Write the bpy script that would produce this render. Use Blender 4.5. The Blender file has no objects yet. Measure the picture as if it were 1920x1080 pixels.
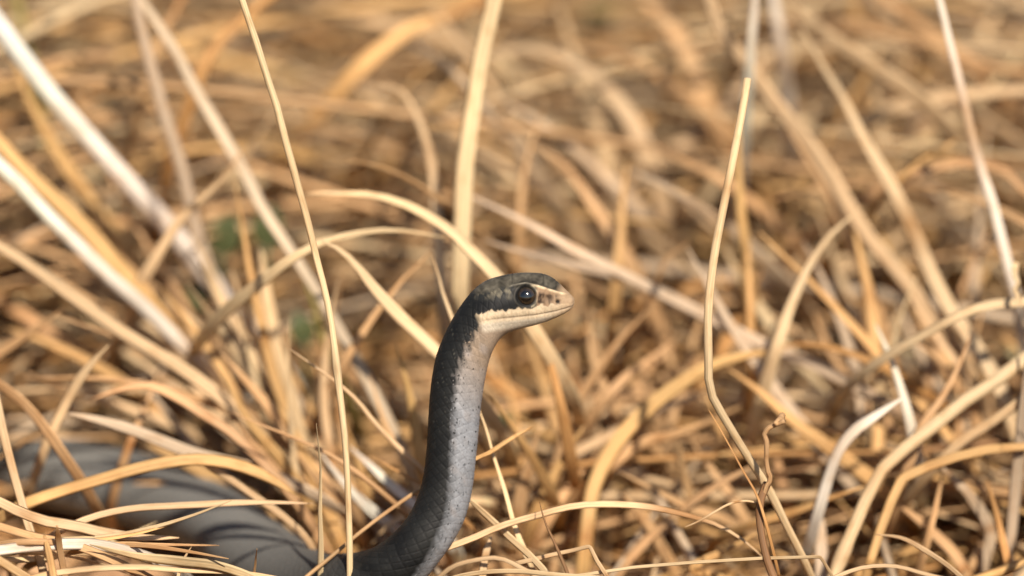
import bpy, math
import numpy as np
from mathutils import Vector

# ------------------------------------------------------------------ camera
sc = bpy.context.scene
COL = sc.collection
PITCH = math.radians(17.0)
DIST = 2.0                       # lens to the snake's head
WID = 0.30                       # field width at the head (m)
K = WID / 1920.0                 # metres per photo pixel at the focus distance
FOCUS = np.array([0.0, 0.0, 0.112])
RIGHT = np.array([1.0, 0, 0])
FWD = np.array([0.0, math.cos(PITCH), -math.sin(PITCH)])
UP = np.array([0.0, math.sin(PITCH), math.cos(PITCH)])
CAMPOS = FOCUS - FWD * DIST
cd = bpy.data.cameras.new('camera')
cam = bpy.data.objects.new('camera', cd); COL.objects.link(cam)
cam.location = CAMPOS
cam.rotation_euler = (math.pi / 2 - PITCH, 0, 0)
cd.sensor_width = 36.0
cd.lens = 36.0 * DIST / WID
cd.clip_start = 0.05; cd.clip_end = 500.0
cd.dof.use_dof = True
cd.dof.focus_distance = DIST - 0.006
cd.dof.aperture_fstop = 3.7
cd.dof.aperture_blades = 0
sc.camera = cam

# ------------------------------------------------------------------ light
SUN_DIR = np.array([0.22, -0.70, 0.68]); SUN_DIR /= np.linalg.norm(SUN_DIR)
elev = math.asin(SUN_DIR[2])
w = bpy.data.worlds.new('World'); sc.world = w; w.use_nodes = True
nt = w.node_tree
bg = nt.nodes['Background']
sky = nt.nodes.new('ShaderNodeTexSky'); sky.sky_type = 'NISHITA'
sky.sun_disc = False
sky.sun_elevation = elev
sky.sun_rotation = math.atan2(SUN_DIR[0], SUN_DIR[1])
nt.links.new(sky.outputs['Color'], bg.inputs['Color'])
bg.inputs['Strength'].default_value = 0.055
sd = bpy.data.lights.new('sun', 'SUN'); sd.energy = 4.0; sd.angle = math.radians(1.0); sd.color = (1.0, 0.875, 0.74)
sun = bpy.data.objects.new('sun', sd); COL.objects.link(sun)
sun.rotation_euler = Vector(SUN_DIR).to_track_quat('Z', 'Y').to_euler()
sun.location = (-1, -1, 3)
sc.view_settings.view_transform = 'Standard'
sc.view_settings.look = 'None'
sc.view_settings.exposure = 1.12
sc.view_settings.gamma = 1.0
sc.cycles.use_denoising = True
sc.cycles.max_bounces = 8
sc.cycles.diffuse_bounces = 6
sc.cycles.transmission_bounces = 4
sc.cycles.glossy_bounces = 2
sc.cycles.caustics_reflective = False
sc.cycles.caustics_refractive = False

RNG = np.random.default_rng(11)

def P(x, y, d=0.0):
    """photo pixel at a depth d (m) behind the focus plane -> world point"""
    s = (DIST + d) / DIST * K
    return FOCUS + FWD * d + RIGHT * ((x - 960) * s) + UP * ((540 - y) * s)

def project(p):
    r = p - CAMPOS
    z = r @ FWD
    return 960 + (r @ RIGHT) / z * DIST / K, 540 - (r @ UP) / z * DIST / K, z - DIST

def norm(v):
    return v / np.maximum(np.linalg.norm(v, axis=-1, keepdims=True), 1e-12)

def tag(o, label=None, cat=None, group=None, kind=None):
    if label: o['label'] = label
    if cat: o['category'] = cat
    if group: o['group'] = group
    if kind: o['kind'] = kind
    return o

def mesh_np(name, verts, quads, cols=None, uvs=None, smooth=True):
    """quads: (n,4) int array; cols per vertex; uvs per vertex"""
    me = bpy.data.meshes.new(name)
    nv, nf = len(verts), len(quads)
    me.vertices.add(nv); me.vertices.foreach_set('co', np.asarray(verts, np.float32).ravel())
    me.loops.add(nf * 4); me.loops.foreach_set('vertex_index', np.asarray(quads, np.int32).ravel())
    me.polygons.add(nf)
    me.polygons.foreach_set('loop_start', np.arange(0, nf * 4, 4, dtype=np.int32))
    me.polygons.foreach_set('loop_total', np.full(nf, 4, np.int32))
    me.polygons.foreach_set('use_smooth', np.full(nf, smooth, bool))
    me.update(calc_edges=True)
    if cols is not None:
        a = me.color_attributes.new('tint', 'FLOAT_COLOR', 'POINT')
        c = np.ones((nv, 4), np.float32); c[:, :3] = cols
        a.data.foreach_set('color', c.ravel())
    if uvs is not None:
        u = me.uv_layers.new(name='UVMap')
        u.data.foreach_set('uv', np.asarray(uvs, np.float32)[np.asarray(quads).ravel()].ravel())
    me.validate()
    return me

# ------------------------------------------------------------------ materials
def new_mat(name):
    m = bpy.data.materials.new(name); m.use_nodes = True
    t = m.node_tree; t.nodes.clear()
    out = t.nodes.new('ShaderNodeOutputMaterial')
    return m, t, out

def straw_material(name, transl=0.36, rough=0.6):
    m, t, out = new_mat(name)
    N, L = t.nodes.new, t.links.new
    at = N('ShaderNodeAttribute'); at.attribute_name = 'tint'
    uv = N('ShaderNodeUVMap')
    mp = N('ShaderNodeMapping'); mp.inputs['Scale'].default_value = (5.5, 26.0, 1.0)   # fibres along the blade
    L(uv.outputs['UV'], mp.inputs['Vector'])
    n1 = N('ShaderNodeTexNoise'); n1.inputs['Scale'].default_value = 1.0; n1.inputs['Detail'].default_value = 5
    n1.inputs['Roughness'].default_value = 0.65
    L(mp.outputs['Vector'], n1.inputs['Vector'])
    mp2 = N('ShaderNodeMapping'); mp2.inputs['Scale'].default_value = (1.3, 130.0, 1.0)  # blotches
    L(uv.outputs['UV'], mp2.inputs['Vector'])
    n2 = N('ShaderNodeTexNoise'); n2.inputs['Scale'].default_value = 1.0; n2.inputs['Detail'].default_value = 3
    L(mp2.outputs['Vector'], n2.inputs['Vector'])
    r1 = N('ShaderNodeMapRange'); r1.inputs['From Min'].default_value = 0.3; r1.inputs['From Max'].default_value = 0.7
    r1.inputs['To Min'].default_value = 0.58; r1.inputs['To Max'].default_value = 1.20
    L(n1.outputs['Fac'], r1.inputs['Value'])
    mx = N('ShaderNodeMix'); mx.data_type = 'RGBA'; mx.blend_type = 'MULTIPLY'; mx.inputs['Factor'].default_value = 1.0
    L(at.outputs['Color'], mx.inputs['A'])
    cr = N('ShaderNodeCombineColor')
    for i in range(3): L(r1.outputs['Result'], cr.inputs[i])
    L(cr.outputs['Color'], mx.inputs['B'])
    r2 = N('ShaderNodeMapRange'); r2.inputs['From Min'].default_value = 0.52; r2.inputs['From Max'].default_value = 0.72
    r2.inputs['To Max'].default_value = 0.55
    L(n2.outputs['Fac'], r2.inputs['Value'])
    mx2 = N('ShaderNodeMix'); mx2.data_type = 'RGBA'; mx2.blend_type = 'MULTIPLY'
    mx2.inputs['B'].default_value = (0.74, 0.6, 0.45, 1)
    L(r2.outputs['Result'], mx2.inputs['Factor']); L(mx.outputs['Result'], mx2.inputs['A'])
    pb = N('ShaderNodeBsdfPrincipled'); pb.inputs['Roughness'].default_value = rough
    pb.inputs['Specular IOR Level'].default_value = 0.22
    L(mx2.outputs['Result'], pb.inputs['Base Color'])
    bp = N('ShaderNodeBump'); bp.inputs['Strength'].default_value = 0.35; bp.inputs['Distance'].default_value = 0.0002
    L(n1.outputs['Fac'], bp.inputs['Height']); L(bp.outputs['Normal'], pb.inputs['Normal'])
    tr = N('ShaderNodeBsdfTranslucent'); L(mx2.outputs['Result'], tr.inputs['Color'])
    ms = N('ShaderNodeMixShader'); ms.inputs['Fac'].default_value = transl
    L(pb.outputs['BSDF'], ms.inputs[1]); L(tr.outputs['BSDF'], ms.inputs[2])
    L(ms.outputs['Shader'], out.inputs['Surface'])
    return m

M_STRAW = straw_material('straw')
M_LEAF = straw_material('green_leaf', 0.15, 0.4)

def skin_material():
    m, t, out = new_mat('snake_skin')
    N, L = t.nodes.new, t.links.new
    at = N('ShaderNodeAttribute'); at.attribute_name = 'tint'
    tc = N('ShaderNodeTexCoord')
    n = N('ShaderNodeTexNoise'); n.inputs['Scale'].default_value = 1500; n.inputs['Detail'].default_value = 3
    L(tc.outputs['Object'], n.inputs['Vector'])
    r = N('ShaderNodeMapRange'); r.inputs['To Min'].default_value = 0.75; r.inputs['To Max'].default_value = 1.25
    L(n.outputs['Fac'], r.inputs['Value'])
    cr = N('ShaderNodeCombineColor')
    for i in range(3): L(r.outputs['Result'], cr.inputs[i])
    mx = N('ShaderNodeMix'); mx.data_type = 'RGBA'; mx.blend_type = 'MULTIPLY'; mx.inputs['Factor'].default_value = 1
    L(at.outputs['Color'], mx.inputs['A']); L(cr.outputs['Color'], mx.inputs['B'])
    pb = N('ShaderNodeBsdfPrincipled'); pb.inputs['Roughness'].default_value = 0.58
    pb.inputs['Specular IOR Level'].default_value = 0.15
    L(mx.outputs['Result'], pb.inputs['Base Color'])
    bp = N('ShaderNodeBump'); bp.inputs['Strength'].default_value = 0.25; bp.inputs['Distance'].default_value = 0.0001
    L(n.outputs['Fac'], bp.inputs['Height']); L(bp.outputs['Normal'], pb.inputs['Normal'])
    L(pb.outputs['BSDF'], out.inputs['Surface'])
    return m

def simple_mat(name, col, rough, coat=0.0, noise=None):
    m, t, out = new_mat(name)
    pb = t.nodes.new('ShaderNodeBsdfPrincipled')
    pb.inputs['Roughness'].default_value = rough
    pb.inputs['Coat Weight'].default_value = coat
    pb.inputs['Coat Roughness'].default_value = 0.04
    if noise:
        tc = t.nodes.new('ShaderNodeTexCoord')
        n = t.nodes.new('ShaderNodeTexNoise'); n.inputs['Scale'].default_value = noise; n.inputs['Detail'].default_value = 4
        rp = t.nodes.new('ShaderNodeValToRGB')
        rp.color_ramp.elements[0].position = 0.3; rp.color_ramp.elements[1].position = 0.7
        rp.color_ramp.elements[0].color = (*[c * 0.5 for c in col], 1)
        rp.color_ramp.elements[1].color = (*[min(1, c * 1.5) for c in col], 1)
        t.links.new(tc.outputs['Object'], n.inputs['Vector']); t.links.new(n.outputs['Fac'], rp.inputs['Fac'])
        t.links.new(rp.outputs['Color'], pb.inputs['Base Color'])
    else:
        pb.inputs['Base Color'].default_value = (*col, 1)
    t.links.new(pb.outputs['BSDF'], out.inputs['Surface'])
    return m

def soil_material():
    m, t, out = new_mat('soil')
    N, L = t.nodes.new, t.links.new
    tc = N('ShaderNodeTexCoord')
    n = N('ShaderNodeTexNoise'); n.inputs['Scale'].default_value = 60; n.inputs['Detail'].default_value = 8
    L(tc.outputs['Object'], n.inputs['Vector'])
    rp = N('ShaderNodeValToRGB')
    rp.color_ramp.elements[0].position = 0.3; rp.color_ramp.elements[0].color = (0.28, 0.16, 0.085, 1)
    rp.color_ramp.elements[1].position = 0.72; rp.color_ramp.elements[1].color = (0.58, 0.36, 0.19, 1)
    L(n.outputs['Fac'], rp.inputs['Fac'])
    pb = N('ShaderNodeBsdfPrincipled'); pb.inputs['Roughness'].default_value = 0.95
    L(rp.outputs['Color'], pb.inputs['Base Color'])
    bp = N('ShaderNodeBump'); bp.inputs['Strength'].default_value = 0.8; bp.inputs['Distance'].default_value = 0.006
    L(n.outputs['Fac'], bp.inputs['Height']); L(bp.outputs['Normal'], pb.inputs['Normal'])
    L(pb.outputs['BSDF'], out.inputs['Surface'])
    return m

# ------------------------------------------------------------------ ground
def ground_height(x, y):
    return 0.004 * (np.sin(9 * x + 3 * np.sin(5 * y)) + np.sin(11 * y + 1.3 + 2 * np.sin(7 * x))) - 0.008

def build_ground():
    a = np.unique(np.concatenate([-np.geomspace(1.2, 150, 22), np.linspace(-1.2, 1.2, 97), np.geomspace(1.2, 150, 22)]))
    X, Y = np.meshgrid(a, a + 0.5, indexing='ij')
    Z = ground_height(X, Y)
    n = len(a)
    v = np.stack([X, Y, Z], -1).reshape(-1, 3)
    i, j = np.meshgrid(np.arange(n - 1), np.arange(n - 1), indexing='ij')
    q = np.stack([i * n + j, (i + 1) * n + j, (i + 1) * n + j + 1, i * n + j + 1], -1).reshape(-1, 4)
    o = bpy.data.objects.new('ground', mesh_np('ground', v, q))
    o.data.materials.append(soil_material()); COL.objects.link(o)
    tag(o, 'brown bare soil under the dry grass', 'ground', kind='structure')

build_ground()

# ------------------------------------------------------------------ curves
def catmull(pts, n):
    """smooth curve through the rows of pts (Hermite, chord-length tangents), n samples even in length"""
    p = np.asarray(pts, float)
    if len(p) == 2:
        p = np.stack([p[0], (p[0] + p[1]) / 2, p[1]])
    L = np.concatenate([[0], np.cumsum(np.linalg.norm(np.diff(p[:, :3], axis=0), axis=1))])
    h = np.maximum(np.diff(L), 1e-9)[:, None]
    sl = np.diff(p, axis=0) / h
    m = np.empty_like(p)
    m[0], m[-1] = sl[0], sl[-1]
    m[1:-1] = (sl[:-1] * h[1:] + sl[1:] * h[:-1]) / (h[1:] + h[:-1])
    s = np.linspace(0, L[-1], n)
    k = np.clip(np.searchsorted(L, s, 'right') - 1, 0, len(p) - 2)
    hk = h[k]; t = (s - L[k])[:, None] / hk
    return ((2 * t ** 3 - 3 * t ** 2 + 1) * p[k] + (t ** 3 - 2 * t ** 2 + t) * hk * m[k]
            + (-2 * t ** 3 + 3 * t ** 2) * p[k + 1] + (t ** 3 - t ** 2) * hk * m[k + 1])

# ------------------------------------------------------------------ snake
def interp(x, xs, ys):
    return np.interp(x, xs, ys)

SNAKE_D = 0.0
# (top/dorsal outline x,y), (belly outline x,y), half breadth, depth, all in photo pixels (depth in metres)
ST = [
 (1076.5, 559, 1077, 568, 6, 0),
 (1073, 555, 1074, 575, 14, 0), (1065, 547, 1066, 582, 19, 0), (1053, 535, 1050, 592, 25, 0), (1040, 523, 1030, 601, 30, 0),
 (1022, 514, 1006, 609, 36, 0), (996, 511, 982, 615, 41, 0), (967, 512, 962, 621, 45, 0), (939, 517, 946, 628, 47, 0),
 (913, 525, 935, 639, 48, 0), (889, 542, 926, 654, 47, 0), (868, 567, 919, 671, 46, 0), (848, 598, 914, 690, 46, 0),
 (832, 630, 910, 710, 46, 0), (818, 666, 906, 734, 47, 0), (810, 706, 902, 762, 47, 0), (805, 750, 899, 792, 47, 0),
 (802, 800, 896, 826, 47, 0), (799, 848, 892, 864, 47, 0), (794, 888, 888, 902, 47, 0), (784, 928, 880, 945, 48, 0),
 (767, 964, 868, 982, 50, 0), (741, 996, 850, 1015, 53, 0), (710, 1022, 827, 1048, 57, 0.001), (672, 1042, 796, 1086, 61, 0.003),
 (628, 1053, 745, 1130, 65, 0.008), (585, 1047, 660, 1165, 69, 0.02), (538, 1014, 565, 1158, 73, 0.038), (478, 958, 470, 1112, 77, 0.058),
 (405, 902, 375, 1036, 71, 0.078), (310, 862, 278, 998, 73, 0.094), (200, 834, 180, 970, 73, 0.106), (90, 810, 78, 944, 73, 0.116), (-20, 794, -25, 924, 71, 0.128),
 (-140, 778, -140, 928, 78, 0.14), (-290, 778, -270, 918, 72, 0.15), (-430, 800, -390, 926, 64, 0.14), (-540, 842, -480, 944, 54, 0.115),
 (-590, 910, -545, 988, 40, 0.085), (-570, 972, -560, 1030, 28, 0.055), (-480, 1012, -485, 1056, 18, 0.04), (-360, 1034, -362, 1058, 8, 0.03), (-280, 1044, -280, 1050, 2, 0.025)]

def build_snake():
    S = np.array(ST)
    S[:, 5] = np.where(S[:, 5] > 0.01, S[:, 5] * 1.2, S[:, 5])
    T = np.array([P(a, b, d) for a, b, _, _, _, d in S]); B = np.array([P(a, b, d) for _, _, a, b, _, d in S])
    s = (DIST + S[:, 5]) / DIST
    # columns: centre(3) up(3) plane centre px(2) plane up px(2) breadth, station number, world breadth
    C = (T + B) / 2; U = (T - B) / 2
    cpx = (S[:, 0:2] + S[:, 2:4]) / 2; upx = (S[:, 0:2] - S[:, 2:4]) / 2
    data = np.column_stack([C, U, cpx, upx, S[:, 4], np.arange(len(S)), S[:, 4] * s * K])
    dense = catmull(data, 1400)
    st = dense[:, 11]
    # keep dense rings on head and neck, thin out the rest
    keep = [0]; acc = 0.0
    clen = np.linalg.norm(np.diff(dense[:, :3], axis=0), axis=1) / K
    dense2 = catmull(data, 9000)
    cl = np.concatenate([[0], np.cumsum(np.linalg.norm(np.diff(dense2[:, :3], axis=0), axis=1))]) / K
    st2 = dense2[:, 11]
    spacing = np.interp(st2, [0, 1.5, 10, 12, 25, 28, 42], [0.5, 0.9, 0.9, 1.3, 1.5, 4.0, 6.0])
    idx = [0]; last = 0.0
    for i in range(1, len(cl)):
        if cl[i] - last >= spacing[i]:
            idx.append(i); last = cl[i]
    idx.append(len(cl) - 1)
    R = dense2[idx]; arc = cl[idx]
    nR = len(R); nA = 208
    C, U, cpx, upx, br, stn, bw = R[:, :3], R[:, 3:6], R[:, 6:8], R[:, 8:10], R[:, 10], R[:, 11], R[:, 12]
    tan = norm(np.gradient(C, axis=0))
    U = U.copy()
    side = norm(np.cross(tan, U))
    # camera side positive
    sgn = np.where((side @ FWD)[0] < 0, 1.0, -1.0)
    side = side * sgn
    th = np.linspace(0, 2 * np.pi, nA, endpoint=False)[None, :]
    n = np.interp(stn, [0, 3, 7, 10, 13], [2.2, 2.6, 2.6, 2.2, 2.0])[:, None]
    cu = np.sign(np.cos(th)) * np.abs(np.cos(th)) ** (2 / n)
    si = np.sign(np.sin(th)) * np.abs(np.sin(th)) ** (2 / n)
    hd = np.interp(stn, [0, 9, 12], [1, 1, 0])[:, None]
    lat = si * (1 - hd * 0.16 * np.clip(cu, 0, 1) ** 1.5 - hd * 0.10 * np.clip(-cu, 0, 1))
    # photo-plane position of each vertex on the snake's own side view (same for both flanks)
    X = cpx[:, 0:1] + upx[:, 0:1] * cu; Y = cpx[:, 1:2] + upx[:, 1:2] * cu
    A = arc[:, None] + 0 * th
    THn = th + 0 * A
    STN = stn[:, None] + 0 * th
    vent = cu + 0 * A
    # ---- relief (in pixels, along the normal)
    ext = np.zeros_like(X)
    def G(d, s): return np.exp(-(d / s) ** 2)
    mouth = np.interp(X, [890, 905, 930, 967, 1005, 1042, 1060, 1074, 1080], [606, 602, 598.5, 595, 591, 584, 579, 574, 572])
    inm = np.clip((X - 893) / 8, 0, 1) * (STN < 10.5)
    ext += -1.5 * G(Y - mouth, 1.8) * inm
    ext += 1.0 * G(Y - mouth + 8, 6) * inm + 0.9 * G(Y - mouth - 7, 5) * inm
    ex, ey, er = 986.5, 555.5, 19.0
    rr = np.hypot(X - ex, (Y - ey) * 1.03)
    flank = np.abs(si)
    ext += -5.5 * (1 / (1 + np.exp((rr - 16.8) / 1.2))) * (flank > 0.3)
    ext += 0.5 * G(rr - 21.5, 2.2) * (flank > 0.3)
    brow = np.interp(X, [945, 962, 985, 1008, 1030, 1050, 1068], [541, 535.5, 532, 536, 543, 549, 553])
    onb = np.clip((X - 945) / 14, 0, 1) * np.clip((1070 - X) / 14, 0, 1) * (STN < 9)
    ext += (3.0 + 1.8 * G(X - 984, 16)) * G(Y - brow, 3.8) * onb
    ext += -2.6 * G(X - 1024, 15) * G(Y - 560, 8) * (flank > 0.3)      # loreal hollow
    ext += -3.2 * G(np.hypot((X - 1046) / 1.3, Y - 565.5), 3.2) * (flank > 0.3)   # nostril
    lab = np.abs(((X - 897) / 15.5) % 1 - 0.5) * 15.5                    # lip scale seams
    upl = (Y < mouth) & (Y > mouth - 19) & (X < 1060) & (X > 895) & (STN < 10.5)
    lol = (Y > mouth) & (Y < mouth + 13) & (X < 1062) & (X > 900) & (STN < 10.5)
    seam = G(7.75 - lab, 1.1)
    ext += -0.7 * seam * (upl | lol)
    # head plates on the crown
    crown = (STN < 8.5) & (vent > 0.55)
    pl = np.minimum(np.abs(X - 1043), np.minimum(np.abs(X - 1019), np.abs(X - 960)))
    plseam = np.maximum(G(pl, 1.2), G(np.abs(si) - 0.42, 0.03)) * crown
    ext += -0.8 * plseam
    # body scales: staggered diamonds over the back and flanks, broad scutes under the belly
    rows = np.where(STN < 22, 26, 26)
    lp = 17.0 * np.interp(STN, [8, 14, 24, 30, 42], [0.75, 0.95, 1.15, 1.5, 1.0])
    Aq = np.concatenate([[0], np.cumsum(np.diff(arc) / lp[1:, 0])])[:, None] + 0 * th
    pp = rows * THn / (2 * np.pi) / 2.0
    a1 = np.abs(np.sin(np.pi * (pp + Aq))); a2 = np.abs(np.sin(np.pi * (pp - Aq)))
    dia = np.minimum(a1, a2)
    scale_h = np.clip(dia / 0.45, 0, 1) ** 0.7
    sc_seam = 1 - np.clip(dia / 0.22, 0, 1)
    bellym = np.clip((-vent - 0.62) / 0.1, 0, 1)
    scu = np.abs(((Aq * 1.25) % 1) - 0.5) * 2
    body = np.clip((STN - 8.2) / 1.5, 0, 1)
    bh = (1 - bellym) * scale_h + bellym * np.clip((1 - scu) / 0.2, 0, 1)
    ext += body * (bh - 1) * 0.85 * np.interp(STN, [8, 25, 30], [0.8, 1.0, 1.6])
    # small temple scales
    tmp = np.clip((STN - 5.5) / 1.5, 0, 1) * np.clip((9.4 - STN) / 1.2, 0, 1) * (Y < mouth - 18)
    ext += -tmp * 0.6 * sc_seam
    # ---- vertices
    wv = (C[:, None, :] + U[:, None, :] * cu[:, :, None] + side[:, None, :] * (bw[:, None] * lat)[:, :, None])
    # normals by differences
    dA = np.roll(wv, -1, 1) - np.roll(wv, 1, 1)
    dR = np.gradient(wv, axis=0)
    nrm = norm(np.cross(dA, dR))
    outw = wv - C[:, None, :]
    flip = np.where(np.sum(nrm * outw, -1, keepdims=True) < 0, -1.0, 1.0)
    nrm = nrm * flip
    taper = np.clip(np.minimum(arc / 12, (arc[-1] - arc) / 60), 0, 1)[:, None]
    wv = wv + nrm * (ext * taper * K)[:, :, None]
    # head leans its crown slightly to the viewer
    # ---- colours
    rs = np.random.default_rng(3)
    cell = np.floor(pp + Aq).astype(int) * 928371 + np.floor(pp - Aq).astype(int) * 127237
    crand = ((np.sin(cell * 12.9898) * 43758.5453) % 1)
    crand2 = ((np.sin(cell * 4.1414 + 3) * 23421.631) % 1)
    def vnoise(sx, seed):
        k = np.random.default_rng(seed)
        out = 0
        for i in range(7):
            a = k.uniform(0, 6.28); f = sx * k.uniform(0.6, 1.8); ph = k.uniform(0, 6.28)
            out = out + np.sin((X * np.cos(a) + Y * np.sin(a)) * f + ph + 2.0 * np.sin(X * f * 0.37 + ph))
        return out / 4.0
    dark = np.array([0.0045, 0.005, 0.0053]); dark2 = np.array([0.012, 0.0125, 0.012])
    white = np.array([0.185, 0.195, 0.21]); pink = np.array([0.215, 0.165, 0.12]); cream = np.array([0.42, 0.335, 0.225])
    olive = np.array([0.060, 0.054, 0.041]); tanc = np.array([0.26, 0.185, 0.115])
    def mixc(a, b, f): return a * (1 - f[..., None]) + b * f[..., None]
    base = dark[None, None] + (dark2 - dark)[None, None] * np.clip(0.25 + 0.5 * crand + 0.25 * vnoise(0.05, 5), 0, 1)[..., None]
    body_tint = np.clip((STN - 24) / 4, 0, 1)            # the body behind is greyer
    base = mixc(base, np.array([0.145, 0.146, 0.138]), body_tint * 0.85)
    base = base * (1 - 0.35 * sc_seam * body)[..., None]
    fl = np.clip(vnoise(0.5, 51) - 0.7, 0, 1) * np.clip((20 - STN) / 6, 0.25, 1)
    base = mixc(base, np.array([0.10, 0.095, 0.075]), fl * 0.6)
    thr = np.interp(STN, [8, 9, 10, 11, 12, 13, 14, 15, 16, 17, 18, 19, 20, 21, 22, 23, 24, 25, 42],
                    [-.2, -.12, -.05, -.05, 0, .04, .06, .04, .02, -.02, -.07, -.13, -.24, -.34, -.48, -.58, -.65, -.7, -.8])
    jag = ((crand - 0.5) * 0.14 + 0.10 * vnoise(0.30, 41)) * np.interp(STN, [9, 14, 18], [1.2, 0.7, 0.3])
    dist = thr - vent
    hf = vnoise(0.62, 33)
    dots = np.clip((hf - 0.35 - np.abs(dist) * 3.2 * np.interp(STN, [9, 14, 18], [0.8, 1.2, 2.0])) * 4, 0, 1) * np.sign(dist)
    fw = np.clip(np.clip((dist + jag) / np.interp(STN, [9, 13, 17], [0.2, 0.32, 0.38]) + 0.5, 0, 1) - 0.8 * dots, 0, 1)
    bell = mixc(pink + 0 * base, white, np.clip((STN - 12.0) / 4.0, 0, 1))
    bell = bell * (0.80 + 0.20 * crand + 0.10 * np.clip(vnoise(0.42, 35), -1, 1))[..., None]
    bell = bell * (1 - 0.22 * sc_seam * (1 - bellym))[..., None]
    speck = np.clip((vnoise(0.6, 31) - 0.72) * 4, 0, 1) * np.clip(crand2 * 2.2, 0.3, 1) * np.clip((STN - 11) / 2, 0, 1) * np.clip((24 - STN) / 2, 0, 1)
    bell = mixc(bell, dark, speck * 0.85)
    grime = np.clip(vnoise(0.11, 9) - 0.25, 0, 1) * 0.5
    bell = mixc(bell, np.array([0.22, 0.2, 0.19]), grime)
    neck = mixc(base, bell, fw)
    # head colouring
    top = olive[None, None] * (0.50 + 0.55 * np.clip(0.5 + vnoise(0.09, 2), 0, 1) + 0.35 * np.clip(vnoise(0.45, 12), -0.6, 1.6))[..., None]
    top = top * (1 - 0.4 * plseam)[..., None]
    head = top
    # temple: dark scales flecked with olive
    tm = np.clip((Y - 531 + 0.25 * (X - 960) * (X < 960)) / 8, 0, 1) * np.clip((972 - X) / 10, 0, 1)
    tcol = mixc(np.array([0.014, 0.015, 0.015]) + 0 * base, np.array([0.11, 0.098, 0.07]), np.clip(crand * 1.2 - 0.5 + 0.5 * vnoise(0.4, 61), 0, 1) * np.clip((568 - Y) / 14, 0, 1))
    tcol = tcol * (1 - 0.5 * sc_seam)[..., None]
    head = mixc(head, tcol, tm)
    # black streak from the eye to the jaw corner
    ys = np.interp(X, [870, 900, 940, 985], [575, 574, 573, 570])
    stv = G(Y - ys, 11) * np.clip((1000 - X) / 12, 0, 1) * np.clip((X - 868) / 10, 0, 1)
    head = mixc(head, np.array([0.005, 0.0055, 0.006]), np.clip(stv * 1.5, 0, 1))
    # ring of dark scales round the eye with a pale rim
    head = mixc(head, np.array([0.006, 0.006, 0.006]), 1 / (1 + np.exp((np.hypot((X - ex + 2), (Y - ey)) - np.where(X < ex, 25, 21.0)) / 1.2)))
    rim = G(rr - 22.5, 1.3) * np.where(X < ex + 9, 0.10, 0.8) * np.clip(0.7 + 0.5 * vnoise(0.3, 91), 0, 1) * (Y > 536)
    head = mixc(head, np.array([0.33, 0.29, 0.2]), rim * (flank > 0.3))
    # snout and loreal
    lor = np.clip((X - 1004) / 6, 0, 1) * (Y > brow)
    head = mixc(head, np.array([0.25, 0.165, 0.10]) , lor)
    Xn = X + 2.2 * vnoise(0.22, 72)
    band = np.interp(Xn, [1003, 1007, 1011, 1019, 1024, 1028, 1035, 1039, 1043, 1048, 1054], [0, .1, .95, .85, .4, .75, .7, .2, .7, .6, 0])
    band = band * np.clip(1.9 * G(Y - 559 - 0.10 * (X - 1010), 9.5), 0, 1) * np.clip(0.85 + 0.3 * vnoise(0.5, 73), 0, 1) * (Y > brow + 2)
    head = mixc(head, np.array([0.022, 0.013, 0.008]), np.clip(band * 1.25, 0, 1))
    head = mixc(head, np.array([0.012, 0.009, 0.007]), np.clip(1.6 * G(np.hypot((X - 1046) / 1.2, (Y - 566) / 1.2), 3.4), 0, 1))
    sn = np.clip((X - 1042 + 0.5 * (Y - 540)) / 16, 0, 1)
    head = mixc(head, tanc, sn * (1 - 0.8 * np.clip(band, 0, 1)) * np.clip(1 - 1.2 * G(np.hypot((X - 1046) / 1.3, Y - 565.5), 4), 0, 1))
    # pale ridge line from brow to snout
    head = mixc(head, np.array([0.62, 0.50, 0.33]), 0.75 * np.clip(0.75 + 0.5 * vnoise(0.25, 95), 0, 1) * G(Y - brow - 1.5, 2.0) * np.clip((X - 992) / 10, 0, 1) * np.clip((1062 - X) / 10, 0, 1))
    head = mixc(head, np.array([0.40, 0.36, 0.27]), 0.3 * np.clip(0.6 + 0.6 * vnoise(0.3, 96), 0, 1) * G(Y - brow, 1.4) * np.clip((X - 950) / 10, 0, 1) * np.clip((1000 - X) / 10, 0, 1))
    # lips
    yb = np.interp(X, [880, 893, 905, 930, 960, 975, 1000, 1012, 1035, 1060, 1080], [598, 590, 586, 583, 580, 577, 576, 573, 571, 569, 566]) + 3.0 * (crand - 0.5) + 2.2 * vnoise(0.28, 81) + 0.9 * np.sin((X - 897) / 15.5 * 2 * np.pi)
    lip = np.clip((Y - yb) / 2.4 + 0.5, 0, 1)
    lipc = cream[None, None] * (0.86 + 0.12 * np.clip(vnoise(0.13, 21), -1, 1) + 0.10 * np.clip(vnoise(0.5, 22), -1, 1))[..., None]
    lipc = mixc(lipc, np.array([0.36, 0.26, 0.165]), np.clip((X - 1035) / 30, 0, 1) * 0.75)
    lipc = mixc(lipc, np.array([0.3, 0.22, 0.14]), 0.4 * seam * (upl | lol) * np.clip((Y - yb) / 6, 0, 1))
    lipc = mixc(lipc, np.array([0.24, 0.19, 0.14]), 0.55 * G(Y - mouth, 1.6) * inm)
    lipc = mixc(lipc, np.array([0.39, 0.355, 0.29]), np.clip((Y - mouth - 3) / 5, 0, 1) * 0.7 * np.clip((1045 - X) / 30, 0, 1))
    lipc = mixc(lipc, pink, np.clip((Y - mouth - 17) / 8, 0, 1) * np.clip((985 - X) / 20, 0, 1))
    head = mixc(head, lipc, lip)
    # join head to neck along a ragged edge
    join = np.clip((893 + 10 * (crand - 0.5) - X + 0.12 * (Y - 590)) / 9 + 0.5, 0, 1)
    join = np.maximum(join, np.clip((STN - 10.2) / 0.5, 0, 1))
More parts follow.
